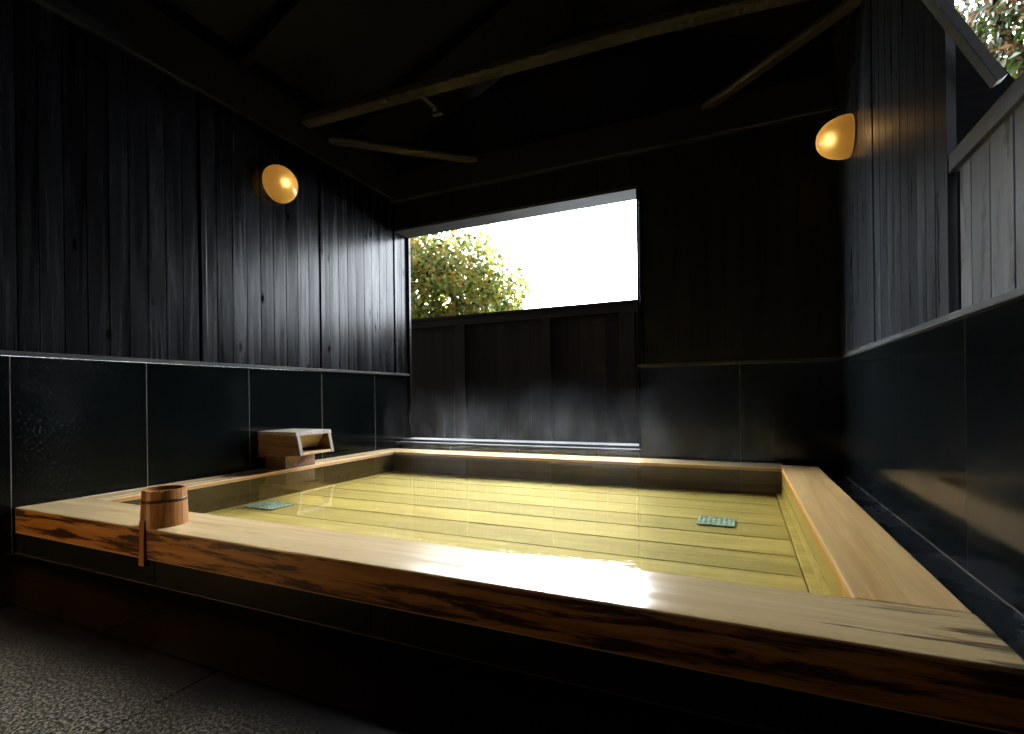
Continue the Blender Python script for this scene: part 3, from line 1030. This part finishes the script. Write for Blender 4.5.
# ------------------------------------------------------------------ fence outside the window
FY = 7.3
fn = thing('board_fence', (-2.9, FY, -0.05), 'dark brown board fence outside the window', 'fence')
mb = MB()
for x0, x1 in zip(spread(-7.8, 9.0, 0.2), spread(-7.8, 9.0, 0.2)[1:]):
    mb.box(x0 + 0.001, x1 - 0.001, FY + 0.05, FY + 0.075, -0.05, 2.07, 0, 0.002, segs=1)
mb.box(-7.8, 9.0, FY + 0.07, FY + 0.09, -0.05, 2.07, 0)
part(mb, 'boards', [M['fence']], fn)
mb = MB()
mb.box(-7.8, 9.0, FY, FY + 0.10, 1.99, 2.12, 0, 0.004)
part(mb, 'rail', [M['fence_x']], fn)
mb = MB()
mb.box(-7.8, 9.0, FY - 0.03, FY + 0.13, 2.12, 2.156, 0, 0.004)
part(mb, 'cap', [M['fence_x']], fn)
for x in (-5.75, -4.23, -2.72, -1.48, 0.2, 2.2, 4.2, 6.2, 8.2):
    mb = MB()
    w = 0.07 if x != -1.48 else 0.11
    mb.box(x - w, x + w, FY - 0.004, FY + 0.115, -0.05, 1.99, 0, 0.004)
    part(mb, 'post', [M['fence']], fn)

# low plank screen that continues the right wall towards the viewer
sc = thing('plank_screen', (XR, 0.0, TRIM_Z), 'grey weathered plank screen with a cap rail on top of the right wall tiles', 'screen')
mb = MB()
pk = [2.285, 2.19, 2.05, 1.90, 1.74, 1.58, 1.42, 1.26, 1.10, 0.94, 0.78, 0.62, 0.46, 0.30, 0.14, -0.02, -0.3, -0.6, -0.9, -1.2, -1.5, -1.8, -2.1, -2.4, YREAR]
for k, (b, a) in enumerate(zip(pk, pk[1:])):
    g = 0.005 if k == 3 else 0.0015
    mb.box(XR + 0.018, XR + 0.038, a + 0.0015, b - g, TRIM_Z, 1.60, 0, 0.002, segs=1)
part(mb, 'planks', [M['grey_plank']], sc)
mb = MB()
mb.box(XR, XR + 0.09, YREAR, 2.325, 1.590, 1.655, 0, 0.003)
part(mb, 'cap_rail', [M['trim_y']], sc)

# eave of the roof outside, seen over the screen
ev = thing('eave', (0.95, 3.6, 2.4), 'dark steep roof edge outside beyond the plank screen', 'roof edge')
mb = MB()
for y0, y1 in ((3.06, 4.4),):
    prof = [(0.76, 1.1), (1.70, 1.1), (1.20, 2.16), (0.76, 2.91)]
    a = [mb.bm.verts.new((x, y0, z)) for x, z in prof]
    b = [mb.bm.verts.new((x, y1, z)) for x, z in prof]
    mb.bm.faces.new(a)
    mb.bm.faces.new(b[::-1])
    for k in range(4):
        mb.bm.faces.new([a[k], b[k], b[(k + 1) % 4], a[(k + 1) % 4]])
    bmesh.ops.recalc_face_normals(mb.bm, faces=mb.bm.faces)
part(mb, 'sheathing', [M['roof']], ev)
mb = MB()
mb.bar((-0.14, 2.25, 3.72), (0.815, 2.25, 1.85), 0.05, 0.032, 0, 0.003, side=(0, 1, 0))
tag(mb.build('slanting_strut', [M['trim_y']], None, (0.815, 2.25, 1.85)), 'pale grey slanting strut by the end of the right wall, above the plank screen', 'strut')


# ------------------------------------------------------------------ trees outside
def tree(name, c, r, n, leaf, mat, label, trunk_r, shell=0.55, seed=1, cut=None):
    rnd = random.Random(seed)
    t = thing(name, (c[0], c[1], -0.05), label, 'tree', 'trees beyond the fences')
    mb = MB()
    for _ in range(n):
        while True:
            d = Vector((rnd.gauss(0, 1), rnd.gauss(0, 1), rnd.gauss(0, 1))).normalized()
            k = rnd.uniform(shell, 1.0) ** 0.5
            bumpy = 0.86 + 0.22 * noise.noise(Vector(d) * 3.1 + Vector((seed, 0, 0))) + 0.08 * noise.noise(Vector(d) * 8)
            p = Vector((c[0] + d.x * r[0] * k * bumpy, c[1] + d.y * r[1] * k * bumpy, c[2] + d.z * r[2] * k * bumpy))
            if p.z > 0.2 and (cut is None or p.y < cut):
                break
        a = (d + Vector((rnd.uniform(-1, 1), rnd.uniform(-1, 1), rnd.uniform(-.6, 1.0)))).normalized()
        s = a.cross(Vector((rnd.uniform(-1, 1), rnd.uniform(-1, 1), rnd.uniform(-1, 1)))).normalized()
        q = s.cross(a).normalized()
        L = leaf * rnd.uniform(0.7, 1.35)
        w = L * 0.24
        v = [mb.bm.verts.new(x) for x in (p - s * L * 0.5, p + q * w + a * L * 0.06, p + s * L * 0.5 - a * L * 0.05, p - q * w + a * L * 0.06)]
        mb.bm.faces.new(v)
    part(mb, 'foliage', [mat], t)
    mb = MB()
    mb.lathe([(trunk_r * 1.3, -0.05), (trunk_r, 0.4), (trunk_r * 0.8, c[2]), (trunk_r * 0.3, c[2] + r[2] * 0.6)], 12,
             Matrix.Translation((c[0], c[1], 0)))
    part(mb, 'trunk', [M['bark']], t)
    for k in range(7):
        b = MB()
        a = 2 * math.pi * k / 7
        b.bar((c[0], c[1], c[2] * 0.8), (c[0] + r[0] * 0.6 * math.cos(a), c[1] + r[1] * 0.6 * math.sin(a), c[2] + r[2] * 0.4), trunk_r * 0.5, trunk_r * 0.5)
        part(b, 'branch', [M['bark']], t)
    return t


tree('leafy_tree', (-10.2, 14.2, 2.7), (5.15, 3.9, 4.35), 50000, 0.20, M['leaf'], 'sunny yellow-green leafy tree rising behind the fence outside the window', 0.16, 0.5, 3)
tree('leafy_tree', (2.35, 5.65, 3.78), (1.0, 0.95, 1.35), 9000, 0.08, M['leaf2'], 'leafy tree with reddish leaves outside, above the plank screen', 0.10, 0.2, 9)


# ------------------------------------------------------------------ steam over the bath
def steam_mat():
    m, nt, bs = new_mat('steam')
    nt.nodes.remove(bs)
    out = [n for n in nt.nodes if n.type == 'OUTPUT_MATERIAL'][0]
    v = coords(nt, (1.6, 1.6, 0.8))
    n1 = N(nt, 'TexNoise', Scale=2.4, Detail=5.0, Roughness=0.62, Distortion=1.6)
    nt.links.new(v, n1.inputs['Vector'])
    d = ramp(nt, n1.outputs[0], [(0.48, (0, 0, 0)), (0.80, (1, 1, 1))]).outputs[0]
    tc = N(nt, 'TexCoord')
    sep = N(nt, 'SeparateXYZ')
    nt.links.new(tc.outputs['Object'], sep.inputs[0])
    hz = N(nt, 'MapRange', interpolation_type='SMOOTHSTEP')
    hz.inputs['From Min'].default_value = 0.0
    hz.inputs['From Max'].default_value = 0.9
    hz.inputs['To Min'].default_value = 1.0
    hz.inputs['To Max'].default_value = 0.0
    nt.links.new(sep.outputs['Z'], hz.inputs[0])
    dy = N(nt, 'MapRange', interpolation_type='SMOOTHSTEP')
    dy.inputs['From Min'].default_value = -0.7
    dy.inputs['From Max'].default_value = 0.3
    nt.links.new(sep.outputs['Y'], dy.inputs[0])
    f = math_n(nt, 'MULTIPLY', math_n(nt, 'MULTIPLY', d, math_n(nt, 'POWER', hz.outputs[0], 2.0)), dy.outputs[0])
    f = math_n(nt, 'MULTIPLY', f, 0.21)
    vs = N(nt, 'VolumeScatter')
    vs.inputs['Color'].default_value = (0.95, 0.97, 1, 1)
    vs.inputs['Anisotropy'].default_value = 0.35
    nt.links.new(f, vs.inputs['Density'])
    nt.links.new(vs.outputs[0], out.inputs['Volume'])
    return m


mb = MB()
mb.box(-3.0, 0.24, 2.9, 4.54, 0.255, 1.25)
tag(mb.build('steam', [steam_mat()], None, (-1.5, 3.75, 0.255)), 'thin white steam drifting above the hot water at the back of the tub', 'steam', kind='stuff')
